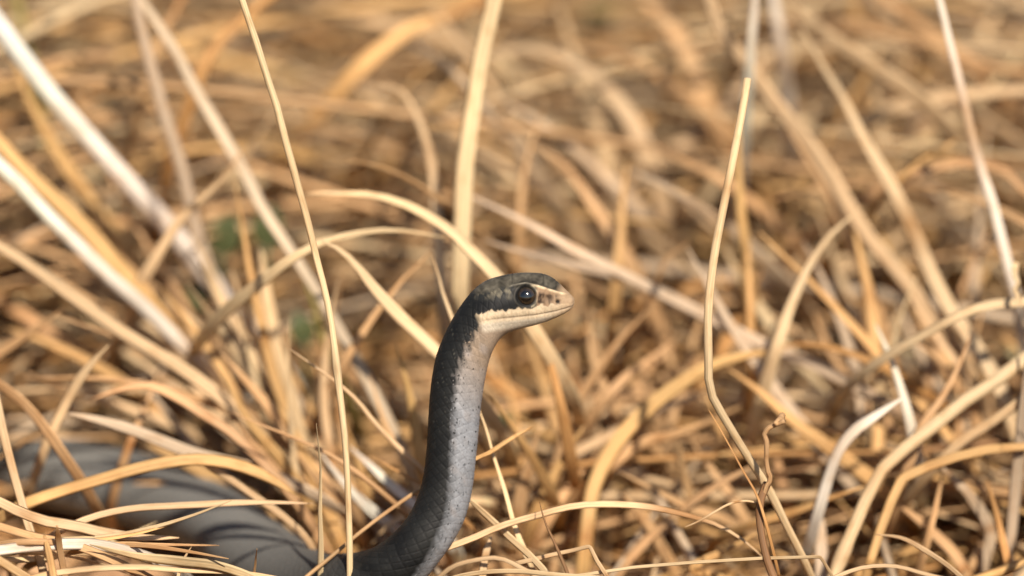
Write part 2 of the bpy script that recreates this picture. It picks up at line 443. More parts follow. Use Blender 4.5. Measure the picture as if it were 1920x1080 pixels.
    throat = np.clip((Y - mouth - 10) / 8, 0, 1) * (STN > 7.5)
    join = np.clip(join, 0, 1)
    join = np.where((lip > 0.5) & (X > 893) & (STN < 10.2), 0, join)
    col = mixc(head, neck, join)
    col = np.clip(col, 0.004, 0.9)
    # ---- faces
    v = wv.reshape(-1, 3); c = col.reshape(-1, 3)
    i, j = np.meshgrid(np.arange(nR - 1), np.arange(nA), indexing='ij')
    j2 = (j + 1) % nA
    q = np.stack([i * nA + j, i * nA + j2, (i + 1) * nA + j2, (i + 1) * nA + j], -1).reshape(-1, 4)
    # end caps: collapse first and last ring onto their centres with one more ring
    v = np.vstack([v, C[0] + (C[0] - C[3]) * 0.25, C[-1]])
    c = np.vstack([c, col[0].mean(0), col[-1].mean(0)])
    a0, a1_ = len(v) - 2, len(v) - 1
    jj = np.arange(0, nA, 2)
    cap0 = np.stack([np.full(len(jj), a0), (jj + 2) % nA, (jj + 1) % nA, jj], -1)
    b = (nR - 1) * nA
    cap1 = np.stack([np.full(len(jj), a1_), b + jj, b + (jj + 1) % nA, b + (jj + 2) % nA], -1)
    q = np.vstack([q, cap0, cap1])
    # make faces wind outwards
    f = q[len(q) // 3]
    fn = np.cross(v[f[1]] - v[f[0]], v[f[2]] - v[f[0]])
    if np.dot(fn, v[f[0]] - C[min(f[0] // nA, nR - 1)]) < 0:
        q = q[:, ::-1]
    base_pt = P(655, 1115, 0.006)
    base_pt = np.array([base_pt[0], base_pt[1], 0.0])
    root = bpy.data.objects.new('snake', None); root.empty_display_size = 0.02
    COL.objects.link(root); root.location = base_pt
    tag(root, 'slender dark grey snake with pale throat rearing its head above dry grass', 'snake')
    o = bpy.data.objects.new('body', mesh_np('snake_body', v - base_pt, q, c))
    o.data.materials.append(skin_material()); COL.objects.link(o); o.parent = root
    # ---- eyes
    eye_m = simple_mat('eye_iris', (0.020, 0.0135, 0.008), 0.25, 1.0, 900)
    pup_m = simple_mat('eye_pupil', (0.002, 0.002, 0.002), 0.12, 1.0)
    k = int(np.argmin(np.abs(stn - 6.35)))
    halfw = bw[k] * 0.97
    for sg, nm in ((1, 'eye'), (-1, 'eye.001')):
        cen = P(ex, ey, 0.0) - FWD * (sg * (halfw - 10.8 * K))
        nl, na = 28, 48
        ph = np.linspace(0, np.pi, nl)[:, None]; az = np.linspace(0, 2 * np.pi, na, endpoint=False)[None, :]
        loc = np.stack([np.sin(ph) * np.cos(az), np.sin(ph) * np.sin(az), np.cos(ph) + 0 * az], -1)   # z = outward
        def sph(rad, flat, cap=None):
            P3 = loc if cap is None else np.stack([np.sin(ph * cap / np.pi) * np.cos(az), np.sin(ph * cap / np.pi) * np.sin(az), np.cos(ph * cap / np.pi) + 0 * az], -1)
            w3 = cen + (P3[..., 0:1] * RIGHT + P3[..., 1:2] * UP) * rad * K - FWD * sg * P3[..., 2:3] * rad * flat * K
            vv = w3.reshape(-1, 3)
            ii, jj = np.meshgrid(np.arange(nl - 1), np.arange(na), indexing='ij'); jn = (jj + 1) % na
            qq = np.stack([ii * na + jj, (ii + 1) * na + jj, (ii + 1) * na + jn, ii * na + jn], -1).reshape(-1, 4)
            if sg < 0: qq = qq[:, ::-1]
            return vv, qq
        vv, qq = sph(18.2, 0.86)
        e = bpy.data.objects.new('eye', mesh_np('eye', vv - base_pt, qq))
        e.data.materials.append(eye_m); COL.objects.link(e); e.parent = root
        e['label'] = 'glossy dark round eye'
        vv, qq = sph(18.45, 0.87, 0.60)
        pu = bpy.data.objects.new('pupil', mesh_np('pupil', vv - base_pt, qq))
        pu.data.materials.append(pup_m); COL.objects.link(pu); pu.parent = e

build_snake()

# ------------------------------------------------------------------ grass blades
TINT = {'white': (0.85, 0.765, 0.64), 'cream': (0.79, 0.61, 0.36), 'pale': (0.75, 0.545, 0.315), 'gold': (0.71, 0.45, 0.19),
        'tan': (0.66, 0.42, 0.21), 'orange': (0.64, 0.355, 0.135), 'grey': (0.66, 0.52, 0.36), 'brown': (0.34, 0.19, 0.088),
        'bone': (0.76, 0.62, 0.45), 'olive': (0.36, 0.29, 0.09), 'green': (0.075, 0.088, 0.036)}

# cross-sections: (across, outward) unit shapes
SEC_LEAF = np.array([[-1, 0.10], [-0.55, 0.02], [0, -0.05], [0.55, 0.02], [1, 0.10], [0.55, 0.15], [0, 0.10], [-0.55, 0.15]]) * [1, 1]
SEC_STALK = np.array([[math.cos(a), math.sin(a) * 0.9] for a in np.linspace(math.pi, -math.pi, 8, endpoint=False)])

def sweep(pts, half_w, sec, facing, twist, cols, nseg=None):
    """tube along pts (n,3); half_w (n,), facing = outward direction at start; returns verts, quads, cols, uvs"""
    n = len(pts); m = len(sec)
    t = norm(np.gradient(pts, axis=0))
    f = facing - t * (t @ facing)[:, None] if facing.ndim == 1 else facing - t * np.sum(t * facing, 1, keepdims=True)
    f = norm(f)
    s = np.cross(t, f)
    ct, st = np.cos(twist)[:, None], np.sin(twist)[:, None]
    f2 = f * ct + s * st; s2 = s * ct - f * st
    v = pts[:, None, :] + half_w[:, None, None] * (s2[:, None, :] * sec[None, :, 0:1] + f2[:, None, :] * sec[None, :, 1:2])
    v = v.reshape(-1, 3)
    i, j = np.meshgrid(np.arange(n - 1), np.arange(m), indexing='ij'); jn = (j + 1) % m
    q = np.stack([i * m + j, i * m + jn, (i + 1) * m + jn, (i + 1) * m + j], -1).reshape(-1, 4)
    caps = []
    b = (n - 1) * m
    for k in range(1, m // 2):
        caps.append([k - 1 if k > 1 else 0, m - k + (0 if k > 1 else 0), m - k - 0, k]) if False else None
    caps = [[0, 7, 6, 1], [1, 6, 5, 2], [2, 5, 4, 3]] if m == 8 else []
    caps2 = [[b + x for x in c][::-1] for c in caps]
    q = np.vstack([q] + ([np.array(caps)[:, ::-1][:, ::-1], np.array(caps2)] if caps else []))
    L = np.concatenate([[0], np.cumsum(np.linalg.norm(np.diff(pts, axis=0), axis=1))])
    uv = np.stack([np.tile(sec[:, 0] * 0.5 + 0.5, n) + 0.0, np.repeat(L, m)], -1)
    c = np.repeat(cols, m, axis=0)
    # outward check
    fc = q[m * (n // 2)]
    nn = np.cross(v[fc[1]] - v[fc[0]], v[fc[2]] - v[fc[0]])
    if np.dot(nn, v[fc].mean(0) - pts[n // 2]) < 0:
        q = q[:, ::-1]
    return v, q, c, uv

def smooth_noise(n, rng, k=6):
    return np.interp(np.linspace(0, 1, n), np.linspace(0, 1, k), rng.normal(0, 1, k))

GROUP_N = {}
def blade(name, px, width, d, tint, label, group='dry grass blades round the snake', kind='leaf', tip=0.3, base_taper=0.85,
          roll=None, root=True, nodes=(), cat='straw', kinks=False, mat=None, start_ext=None, jitter=1.0):
    """px: photo-pixel path from tip to root; d: depth, (d_tip, d_root) or one per point; width in photo pixels"""
    rng = np.random.default_rng(abs(hash((round(px[0][0]), round(px[0][1]), round(px[-1][0]), round(px[-1][1]), int(width * 10)))) % (2 ** 32))
    n0 = len(px)
    if np.isscalar(d): dd = np.full(n0, d) + np.linspace(-0.006, 0.006, n0) * rng.choice([-1, 1])
    elif len(d) == 2 and n0 != 2: dd = np.linspace(d[0], d[1], n0)
    else: dd = np.array(d, float)
    dd = np.where(dd > 0.03, 0.03 + (dd - 0.03) * 0.72, dd)
    pts = [P(x, y, z) for (x, y), z in zip(px, dd)]
    x0, y0 = px[0]; x1, y1 = px[-1]
    # ends that leave the frame run on a little
    edge = lambda x, y: x < 20 or x > 1900 or y < 20 or y > 1060
    if (edge(x0, y0) if start_ext is None else start_ext):
        t = norm(pts[0] - pts[1]); e1 = pts[0] + t * 0.025; e2 = pts[0] + t * 0.05 + np.array([0, 0, -0.004])
        if e2[2] > 0.004: pts = [e2, e1] + pts
        elif e1[2] > 0.0: pts = [e1] + pts
    if root:
        t = norm(pts[-1] - pts[-2]); z = pts[-1][2]
        if z > 0.002:
            if edge(x1, y1):
                dv = norm(t + np.array([0, 0.0, -0.6]))
            else:
                dv = norm(0.22 * t + np.array([0, 0.9, -0.5]))
            if dv[2] > -0.25: dv = norm(dv + np.array([0, 0, -0.5 - dv[2]]))
            Lr = (z + 0.006) / -dv[2]
            mid = pts[-1] + (0.5 * t + 0.5 * dv) * min(Lr * 0.3, 0.02)
            pts = pts + [mid, pts[-1] + dv * Lr]
    pts = np.array(pts)
    n = 40 if len(pts) > 4 else 28
    if kinks:
        # straight pieces between the given points
        Lc = np.concatenate([[0], np.cumsum(np.linalg.norm(np.diff(pts, axis=0), axis=1))])
        s = np.sort(np.unique(np.concatenate([np.linspace(0, Lc[-1], n), Lc, Lc[1:-1] - 0.0012, Lc[1:-1] + 0.0012])))
        s = s[(s >= 0) & (s <= Lc[-1])]
        c = np.stack([np.interp(s, Lc, pts[:, k]) for k in range(3)], -1)
        cs = c.copy(); cs[1:-1] = (c[:-2] + 2 * c[1:-1] + c[2:]) / 4; c = cs; n = len(c)
    else:
        c = catmull(pts, n)
    # slight natural waver
    off = smooth_noise(n, rng, 7)[:, None] * RIGHT * 0.0003 + smooth_noise(n, rng, 6)[:, None] * UP * 0.00025
    c = c + off * jitter * min(1.0, width / 14)
    sarc = np.linspace(0, 1, n)
    hw = 0.5 * width * K * (1 + float(np.mean(dd)) / DIST)
    prof = np.ones(n)
    if tip: prof *= np.clip(0.10 + 0.90 * (sarc / tip) ** 0.8, 0, 1)
    prof *= np.interp(sarc, [0, 0.6, 1], [1, 1, base_taper])
    prof *= 1 + 0.05 * smooth_noise(n, rng, 9)
    for ns in nodes:
        prof *= 1 + 0.35 * np.exp(-((sarc - ns) / 0.012) ** 2)
    facing = norm(CAMPOS - c)
    if roll is None: roll = rng.uniform(-0.55, 0.55)
    twist = roll + smooth_noise(n, rng, 4) * (0.25 if kind == 'leaf' else 0.0)
    base = np.array(TINT[tint]) * (1.02 if tint == 'white' else rng.uniform(0.84, 0.97)) * (1 + rng.normal(0, 0.008, 3))
    v1 = smooth_noise(n, rng, 8)[:, None]
    cols = base[None] * (1 + 0.11 * v1) * np.array([1, 1, 1])
    dirt = np.clip(smooth_noise(n, rng, 14) * 0.6 - 0.35, 0, 1)[:, None]
    cols = cols * (1 - dirt) + base * np.array([0.62, 0.47, 0.33]) * dirt
    for ns in nodes:
        g = np.exp(-((sarc - ns) / 0.008) ** 2)[:, None] * 0.55
        cols = cols * (1 - g) + np.array([0.30, 0.19, 0.10]) * g
    v, q, cc, uv = sweep(c, hw * prof, SEC_LEAF if kind == 'leaf' else SEC_STALK, facing, twist, np.clip(cols, 0.01, 0.85))
    uv = uv + [rng.uniform(0, 50), rng.uniform(0, 50)]
    org = c[-1].copy()
    o = bpy.data.objects.new(name, mesh_np(name, v - org, q, cc, uv))
    o.location = org
    o.data.materials.append(mat or M_STRAW); COL.objects.link(o)
    if label: tag(o, label, cat, group)
    return o

FG, MG, BGR = 'sharp grass stems level with the snake', 'grass blades just behind the snake', 'soft blurred grass blades in the tangle behind'
GB, GS = 'grass_straw', 'grass_stalk'
# name, path, width, depth, tint, label, group, options
H = [
 # -------- level with the snake
 (GS, [(455,0),(470,45),(485,90),(500,140),(520,200),(535,260),(550,315),(565,370),(580,425),(595,490),(608,540),(620,600),(630,680),(638,750),(645,810),(650,880),(653,960),(655,1030),(655,1085)], 13, (-0.004,0.0), 'cream',
  'long thin upright golden stalk standing in front of the snake body', FG, dict(kind='stalk', nodes=(0.62,), tip=0.12, jitter=0.35)),
 (GB, [(597,795),(600,860),(602,930),(603,1000),(602,1080)], 13, 0.004, 'cream', 'short upright pale blade beside the long thin golden stalk', FG, dict(tip=0.5)),
 (GB, [(832,893),(785,920),(740,950),(680,995),(620,1045),(570,1085)], 8, 0.012, 'tan', 'thin slanting stem leading from snake neck across two upright stalks', FG, dict(kind='stalk', tip=0.1)),
 (GB, [(360,1022),(352,1036),(345,1050),(334,1082)], 8, -0.004, 'pale', 'tiny pale grass tip poking up before the snake body', FG, dict(tip=0.2)),
 (GB, [(484,1028),(480,1050),(477,1085)], 10, -0.004, 'tan', 'tiny pinkish tan grass tip beside the snake body', FG, dict(tip=0.6)),
 (GB, [(1000,800),(960,822),(925,843),(890,862),(862,876)], 9, 0.012, 'gold', 'short golden straw sticking out from behind the snake neck', FG, dict(tip=0.25, root=False)),
 (GB, [(1440,1052),(1400,1015),(1340,980),(1290,965),(1220,950),(1150,945),(1080,948),(1010,965),(940,985),(880,1010),(820,1032)], 13, 0.008, 'pale', 'long low arching straw blade crossing to the foot of the snake neck', FG, dict(tip=0.2, roll=0.1)),
 (GB, [(893,750),(910,800),(925,860),(945,920),(965,990),(985,1040)], 14, 0.016, 'cream', 'pale straight blade slanting down behind the snake belly', FG, dict(tip=0.5)),
 (GB, [(870,925),(910,965),(945,1000),(990,1040),(1030,1082)], 15, 0.008, 'cream', 'pale blade slanting down from the snake belly under the low arch', FG, dict(tip=0.1)),
 (GB, [(1010,940),(1014,955),(1020,975),(1040,1020),(1066,1084)], 8, -0.005, 'brown', 'thin dark brown stem crossing in front of the low arching blade', FG, dict(kind='stalk', tip=0.4)),
 (GB, [(960,1057),(1020,1045),(1070,1035),(1107,1025),(1120,1050),(1140,1080)], 9, 0.0, 'pale', 'thin folded straw bent sharply like a roof near the ground', FG, dict(tip=0.0, kinks=True)),
 (GB, [(1062,1082),(1180,1065),(1300,1055),(1430,1047),(1538,1044),(1566,1090)], 7, -0.008, 'cream', 'long thin nearly level straw bent down at its end', FG, dict(tip=0.1, kinks=True, roll=0.2)),
 (GB, [(922,1005),(910,1040),(903,1085)], 15, 0.012, 'pale', 'short broad upright pale blade below the snake throat', FG, dict(tip=0.1)),
 (GB, [(985,1068),(940,1046),(890,1050),(850,1062),(820,1085)], 11, 0.006, 'pale', 'short flat arching pale straw at the foot of the neck', FG, dict(tip=0.2)),
 (GB, [(1040,1078),(980,1072),(900,1075),(850,1085)], 10, -0.004, 'cream', 'low pale straw lying flat at the foot of the neck', FG, dict(tip=0.3)),
 (GS, [(1402,148),(1398,175),(1388,230),(1372,310),(1355,395),(1338,490),(1329,580),(1329,660),(1333,735),(1362,790),(1395,845),(1440,915),(1475,985),(1503,1040)], 16.5,
  [0.006,0.005,0.003,0,0,0,0,0,0,0.001,0.003,0.005,0.008,0.012], 'cream', 'tall cream stalk with a sharp knee bend opposite the snake face', FG, dict(kind='stalk', nodes=(0.60,), tip=0.0, jitter=0.4, start_ext=False)),
 (GB, [(1320,758),(1345,798),(1370,840),(1395,885),(1420,930),(1430,960)], 6, -0.002, 'orange', 'thin brown sheath fibre hanging along the kneed stalk', FG, dict(tip=0.3)),
 (GB, [(1640,1005),(1690,1010),(1740,1035),(1770,1055),(1805,1085)], 11, 0.01, 'pale', 'thin drooping straw bowed over the ground beside the broad cream stem', FG, dict(tip=0.2)),
 (GB, [(1732,1075),(1680,1061),(1620,1063),(1575,1078)], 9, 0.0, 'pale', 'small curved straw rim lying beside the broad cream stem', FG, dict(tip=0.25)),
 # -------- lower left, round the body
 (GB, [(560,930),(490,888),(430,868),(370,862),(310,868),(250,880),(180,900),(120,918),(65,938)], 24, (0.03,0.022), 'gold', 'broad golden blade arched over the snake back', MG, dict(tip=0.08, roll=0.1)),
 (GB, [(130,773),(180,785),(250,806),(310,830),(360,850),(420,866),(480,880),(560,915)], 24, 0.055, 'grey', 'weathered grey straw lying behind the arched golden blade', MG, dict(tip=0.1)),
 (GB, [(350,848),(410,885),(470,925),(530,970),(580,1020),(603,1062)], 15, 0.035, 'pale', 'slim pale straw sloping down across the snake body', MG, dict(tip=0.1)),
 (GB, [(590,947),(500,943),(420,943),(330,948),(240,956),(180,970),(135,987)], 13, 0.012, 'pale', 'slim level straw crossing the dark snake body', MG, dict(tip=0.15)),
 (GB, [(-12,735),(2,800),(20,870),(40,940),(55,990),(70,1032),(84,1085)], 18, 0.012, 'cream', 'upright cream blade in front of the far end of the snake body', MG, dict(tip=0.1)),
 (GB, [(338,1011),(260,1009),(200,1001),(140,986),(80,975),(30,956),(-12,936)], 22, 0.0, 'pale', 'flat pale blade with blunt tip lying under the snake body', MG, dict(tip=0.1)),
 (GB, [(-12,1033),(60,1023),(120,1018),(185,1020),(230,1030)], 22, -0.012, 'white', 'bleached whitish blade lying flat in the foreground litter', MG, dict(tip=0.0)),
 (GB, [(170,1022),(260,1043),(340,1052),(410,1060),(490,1090)], 20, -0.01, 'cream', 'cream blade running on from the bleached whitish one', MG, dict(tip=0.2)),
 (GB, [(-12,982),(60,1003),(120,1014),(180,1035)], 18, -0.006, 'tan', 'tan blade tucked under the upright cream one', MG, dict()),
 (GB, [(-10,1045),(40,1075),(70,1095)], 16, -0.02, 'pale', 'pale blade end dipping away in the foreground litter', MG, dict()),
 (GB, [(335,1068),(250,1062),(150,1068),(60,1084)], 13, -0.015, 'pale', 'thin pale straw low in the foreground litter', MG, dict()),
 (GB, [(105,985),(112,1020),(122,1085)], 13, -0.015, 'tan', 'short tan stub standing in the foreground litter', MG, dict(tip=0.1)),
 (GB, [(82,1000),(92,1040),(100,1085)], 14, -0.018, 'gold', 'short golden stub standing in the foreground litter', MG, dict(tip=0.1)),
 (GB, [(430,1045),(330,1030),(240,1022),(150,1032)], 17, -0.006, 'tan', 'tan straw lying below the flat blunt blade', MG, dict(tip=0.3)),
 (GB, [(92,818),(120,762),(150,712),(178,678),(208,648)][::-1], 20, 0.055, 'pale', 'short pale blade leaning over the snake body top', MG, dict(tip=0.1)),
 (GB, [(165,750),(220,730),(280,722),(330,743),(380,775),(430,808),(475,850),(520,900)], 20, 0.06, 'tan', 'tan blade arched like a bow above the snake body', MG, dict(tip=0.15)),
 (GB, [(50,712),(130,708),(210,712),(290,724)], 16, 0.08, 'tan', 'tan blade lying level above the bow arched one', BGR, {}),
 (GB, [(-10,715),(40,750),(70,782),(92,812)], 22, 0.05, 'tan', 'tan blade pointing down to the far end of the snake body', MG, {}),
 (GB, [(430,770),(500,800),(560,825),(612,850),(660,880)], 10, 0.03, 'tan', 'fine tan stem passing behind the long thin golden stalk', MG, dict(kind='stalk')),
 (GB, [(540,655),(590,690),(625,715),(660,745),(700,790),(740,830),(775,862)], 12, 0.028, 'pale', 'fine pale stem sloping from golden stalk to the snake neck', MG, dict(kind='stalk', nodes=(0.6,))),
 (GB, [(655,840),(700,880),(740,915),(775,945)], 26, 0.07, 'white', 'bleached white blade low beside the snake neck', MG, {}),
 (GB, [(600,850),(640,900),(690,950),(735,985)], 22, 0.075, 'white', 'second bleached white blade low beside the snake neck', MG, {}),
 (GB, [(690,850),(740,880),(790,910)], 10, 0.04, 'orange', 'thin orange straw meeting the snake neck', MG, {}),
 (GB, [(690,1030),(730,985),(790,960)], 20, 0.06, 'pale', 'pale curled blade lying above the bend of the snake', MG, {}),
 (GB, [(420,700),(470,790),(520,850),(560,910),(590,970)], 26, 0.075, 'gold', 'golden blade running down to the snake back', MG, {}),
 (GB, [(440,790),(490,850),(530,900),(570,960),(600,1010)], 24, 0.07, 'tan', 'tan blade tight against the snake back', MG, {}),
 (GB, [(520,760),(560,830),(590,900),(620,970),(640,1020)], 28, 0.085, 'gold', 'golden blade running down between snake back and neck', MG, {}),
 (GB, [(690,700),(720,790),(755,860),(790,930)], 18, 0.07, 'tan', 'tan blade behind the fine pale stem near the snake neck', BGR, {}),
 (GB, [(745,640),(765,720),(780,800),(790,880)], 24, 0.075, 'gold', 'golden blade hanging down close along the snake nape', MG, {}),
 (GB, [(640,780),(665,850),(690,920)], 20, 0.09, 'gold', 'golden blade tip behind the two bleached blades by the neck', BGR, {}),
 # -------- left background
 (GS, [(-14,32),(40,105),(100,183),(180,275),(250,352),(310,417),(360,478),(405,540),(450,600),(505,665)], 37, (0.12,0.19), 'white', 'thickest bleached white stalk, straight and steeply slanting', BGR, dict(kind='stalk', tip=0.0, jitter=0.4)),
 (GS, [(-14,298),(40,350),(90,405),(150,465),(200,515),(262,568),(310,615),(370,672),(428,722)], 26, (0.09,0.13), 'white', 'slimmer bleached white stalk below the thick white one', BGR, dict(kind='stalk', tip=0.0, jitter=0.4)),
 (GB, [(-12,255),(50,322),(110,380),(170,440),(220,500),(262,545)], 31, 0.13, 'gold', 'golden blade lying right along the slimmer white stalk', BGR, dict(roll=0)),
 (GB, [(20,95),(45,160),(70,215),(100,265),(140,330),(185,400),(235,470),(268,535)], 38, (0.17,0.2), 'gold', 'broad yellow blade between the two white stalks', BGR, dict(roll=0)),
 (GB, [(30,-10),(42,40),(52,90),(62,150)], 24, 0.24, 'olive', 'blurred olive green blade above the thick white stalk', BGR, {}),
 (GB, [(-10,150),(40,138),(95,118)], 24, 0.2, 'tan', 'short tan blade end under the thick white stalk top', BGR, {}),
 (GS, [(252,-10),(265,60),(280,115),(295,170),(310,225),(330,285),(345,340),(360,410),(380,480),(398,535)], 24, (0.13,0.17), 'grey', 'greyish straw stalk leaning past the thick white one', BGR, dict(kind='stalk')),
 (GB, [(270,10),(300,55),(330,100),(360,160),(390,210),(425,270),(460,330),(490,390),(530,450),(570,510),(620,590),(660,660),(700,730),(738,805)], 25, (0.14,0.09), 'grey', 'very long greyish blade slanting down to the snake nape', BGR, dict(roll=0)),
 (GB, [(345,-10),(320,40),(303,75)], 22, 0.2, 'tan', 'short tan blade crossing the top of the very long greyish blade', BGR, {}),
 (GB, [(520,-15),(480,12),(440,50),(400,90),(378,135)], 26, 0.18, 'orange', 'orange tinted blade near the top of the golden stalk', BGR, {}),
 (GB, [(140,200),(180,160),(225,155),(270,185),(305,218)], 28, 0.22, 'tan', 'blurred tan blade bent over beside the thick white stalk', BGR, {}),
 (GB, [(240,300),(330,287),(410,277)], 28, 0.21, 'gold', 'golden level blade behind the greyish straw stalk', BGR, {}),
 (GB, [(450,285),(415,335),(370,378),(330,418),(300,468),(275,510)], 30, (0.1,0.12), 'pale', 'short pale blade crossing over the thick white stalk', BGR, dict(roll=0)),
 (GB, [(438,335),(450,400),(460,460),(475,540),(490,620),(510,700),(542,785)], 24, 0.11, 'gold', 'upright golden blade beside the long thin golden stalk', BGR, {}),
 (GB, [(490,460),(500,560),(515,650),(535,740),(555,810)], 44, 0.12, 'pale', 'very broad pale blade behind the long thin golden stalk', BGR, dict(roll=0)),
 (GB, [(-10,455),(60,500),(120,545),(180,590),(240,630),(290,660),(340,690),(390,725),(445,772)], 27, (0.09,0.08), 'pale', 'long pale tan blade below the slimmer white stalk', BGR, dict(roll=0)),
 (GB, [(95,492),(160,505),(215,527)], 20, 0.12, 'tan', 'short tan blade tucked under the slimmer white stalk', BGR, {}),
 (GB, [(525,195),(490,250),(455,300),(408,348)], 20, 0.18, 'pale', 'pale blade crossing behind the long thin golden stalk', BGR, {}),
 (GB, [(115,580),(70,612),(30,640),(-10,668)], 28, 0.1, 'tan', 'short tan blade rising towards the long pale tan one', BGR, {}),
 (GB, [(560,505),(585,560),(600,610),(625,670)], 24, 0.13, 'olive', 'blurred olive blade behind the long thin golden stalk', BGR, {}),
 (GB, [(300,690),(275,760),(245,830)], 18, 0.09, 'tan', 'tan blade standing behind the bow arched one', BGR, {}),
 # -------- centre background
 (GB, [(600,448),(640,468),(665,492),(700,535),(740,580),(790,630),(842,682)], 26, 0.045, 'cream', 'bright cream blade running down to the snake nape', MG, dict(roll=0, tip=0.15)),
 (GB, [(835,447),(780,436),(720,432),(660,440),(605,455),(560,478)], 25, 0.055, 'cream', 'short cream blade arched flat beside the snake head', MG, dict(roll=0)),
 (GB, [(575,362),(640,361),(700,365),(750,380),(800,405),(850,440),(890,480),(930,520),(962,560)], 30, (0.075,0.05), 'cream', 'curved golden blade sweeping down to the snake crown', MG, dict(roll=0)),
 (GB, [(808,472),(770,510),(730,555),(690,610),(655,665)], 22, 0.08, 'tan', 'tan blade sloping away behind the bright cream one', BGR, {}),
 (GB, [(806,472),(820,510),(830,550),(847,595)], 16, 0.04, 'cream', 'short cream sliver behind the snake nape', MG, {}),
 (GB, [(695,160),(745,165),(770,195),(790,240),(806,290),(815,350),(820,430),(825,500),(832,570)], 25, (0.16,0.12), 'pale', 'hooked pale blade dropping behind the curved golden one', BGR, dict(roll=0)),
 (GB, [(928,-10),(915,50),(900,120),(890,190),(880,260),(872,330),(868,410),(865,480),(862,545)], 34, (0.085,0.095), 'cream', 'tall straight cream blade standing up behind the snake head', BGR, dict(roll=0, tip=0.0, base_taper=0.8)),
 (GB, [(645,300),(700,310),(760,332),(815,368)], 22, 0.1, 'tan', 'tan blade arched just above the curved golden one', BGR, {}),
 (GS, [(850,352),(900,376),(960,404),(1010,430),(1070,465),(1140,500),(1210,535),(1290,575),(1360,610),(1430,645),(1500,672),(1560,700),(1610,728),(1690,772)], 25, (0.12,0.11), 'grey', 'long bleached stalk slanting behind the snake head and kneed stalk', BGR, dict(roll=0.2, jitter=0.5)),
 (GB, [(905,450),(950,465),(1010,480),(1080,500),(1140,512)], 27, 0.11, 'grey', 'short greyish blade under the long bleached stalk above the head', BGR, dict(roll=0)),
 (GB, [(905,-5),(840,25),(780,45),(730,78),(685,115)], 32, 0.24, 'gold', 'broad blurred golden blade beside the tall cream one', BGR, {}),
 (GB, [(455,65),(540,35),(610,28)], 30, 0.28, 'pale', 'pale blurred blade lying behind the golden stalk top', BGR, {}),
 (GB, [(795,85),(830,115),(870,150)], 26, 0.2, 'grey', 'small greyish scrap of straw beside the tall cream blade', BGR, {}),
 (GB, [(810,115),(775,148),(752,175)], 22, 0.19, 'gold', 'short golden blade joining the hooked pale one', BGR, {}),
 (GB, [(880,125),(960,92),(1010,92),(1060,110),(1110,140),(1150,180),(1190,232),(1212,285)], 38, 0.24, 'pale', 'broad blurred pale blade arched over above the snake head', BGR, dict(roll=0)),
 (GB, [(1040,75),(1120,95),(1180,112),(1230,140),(1262,160)], 38, 0.24, 'tan', 'broad blurred tan blade just above the broad pale arch', BGR, {}),
 (GB, [(925,80),(980,40),(1040,10),(1110,-15)], 38, 0.27, 'pale', 'pale blade springing from behind the tall cream blade', BGR, {}),
 (GB, [(1200,-10),(1260,50),(1290,100),(1315,160)], 44, 0.27, 'tan', 'widest blurred tan blade beside the top of the long pale one', BGR, {}),
 (GB, [(990,262),(1050,300),(1090,350),(1130,410),(1170,475)], 36, 0.17, 'tan', 'broad tan blade sloping down under the broad pale arch', BGR, {}),
 (GB, [(1022,195),(1000,260),(985,320),(978,400)], 24, 0.17, 'tan', 'narrow tan blade standing under the broad pale arch', BGR, {}),
 (GB, [(1178,300),(1168,370),(1165,430),(1158,500)], 27, 0.15, 'gold', 'upright golden blade meeting the long bleached stalk', BGR, {}),
 (GB, [(1180,318),(1250,350),(1300,380),(1358,418)], 34, 0.15, 'grey', 'short broad greyish blade beside the kneed stalk', BGR, {}),
 (GB, [(1220,278),(1300,310),(1358,340)], 30, 0.19, 'tan', 'tan blade lying above the short broad greyish one', BGR, {}),
 (GB, [(1292,455),(1255,478),(1228,530)], 20, 0.12, 'tan', 'short bent tan blade between the long bleached stalk and kneed stalk', BGR, {}),
 (GB, [(940,190),(1000,220),(1060,260)], 32, 0.22, 'grey', 'pale greyish wisp behind the tall cream blade', BGR, {}),
 (GB, [(1385,215),(1385,300),(1390,380),(1396,440)], 30, 0.12, 'gold', 'golden blade standing right behind the kneed stalk', BGR, {}),
 (GB, [(1404,455),(1405,510),(1406,580)], 28, 0.12, 'gold', 'golden stub behind the middle of the kneed stalk', BGR, {}),
 (GB, [(1000,606),(1020,650),(1035,690),(1046,735)], 25, 0.07, 'orange', 'short orange blade hanging below the snake chin', MG, {}),
 (GB, [(1265,635),(1220,670),(1180,700),(1145,735)], 26, 0.12, 'tan', 'tan blade sloping below the long bleached stalk near the kneed stalk', BGR, {}),
 (GB, [(1475,655),(1400,665),(1330,685),(1280,715),(1220,760),(1170,810),(1130,870),(1110,920),(1100,980),(1094,1045)], 30, (0.1,0.075), 'gold', 'long golden blade curving down to the ground like a rib', BGR, dict(roll=0, tip=0.25)),
 (GB, [(1012,800),(990,870),(975,930),(970,970)], 28, 0.08, 'tan', 'broad tan blade fanning up beside the snake belly', BGR, {}),
 (GB, [(1090,800),(1050,870),(1015,940),(1000,975)], 28, 0.085, 'gold', 'broad golden blade fanning up beside the snake belly', BGR, {}),
 (GB, [(1125,845),(1070,910),(1035,960)], 22, 0.1, 'tan', 'short tan blade inside the golden rib shaped one', BGR, {}),
 (GB, [(903,728),(930,755),(955,790),(985,835)], 22, 0.05, 'gold', 'short golden blade slanting out from the snake throat', MG, {}),
 (GB, [(1395,758),(1330,790),(1270,812),(1200,832),(1130,885)], 25, 0.1, 'tan', 'tan blade lying along under the golden rib shaped one', BGR, {}),
 (GB, [(1160,885),(1240,925),(1290,950),(1345,968)], 26, 0.075, 'tan', 'tan blade crossing under the kneed stalk', BGR, {}),
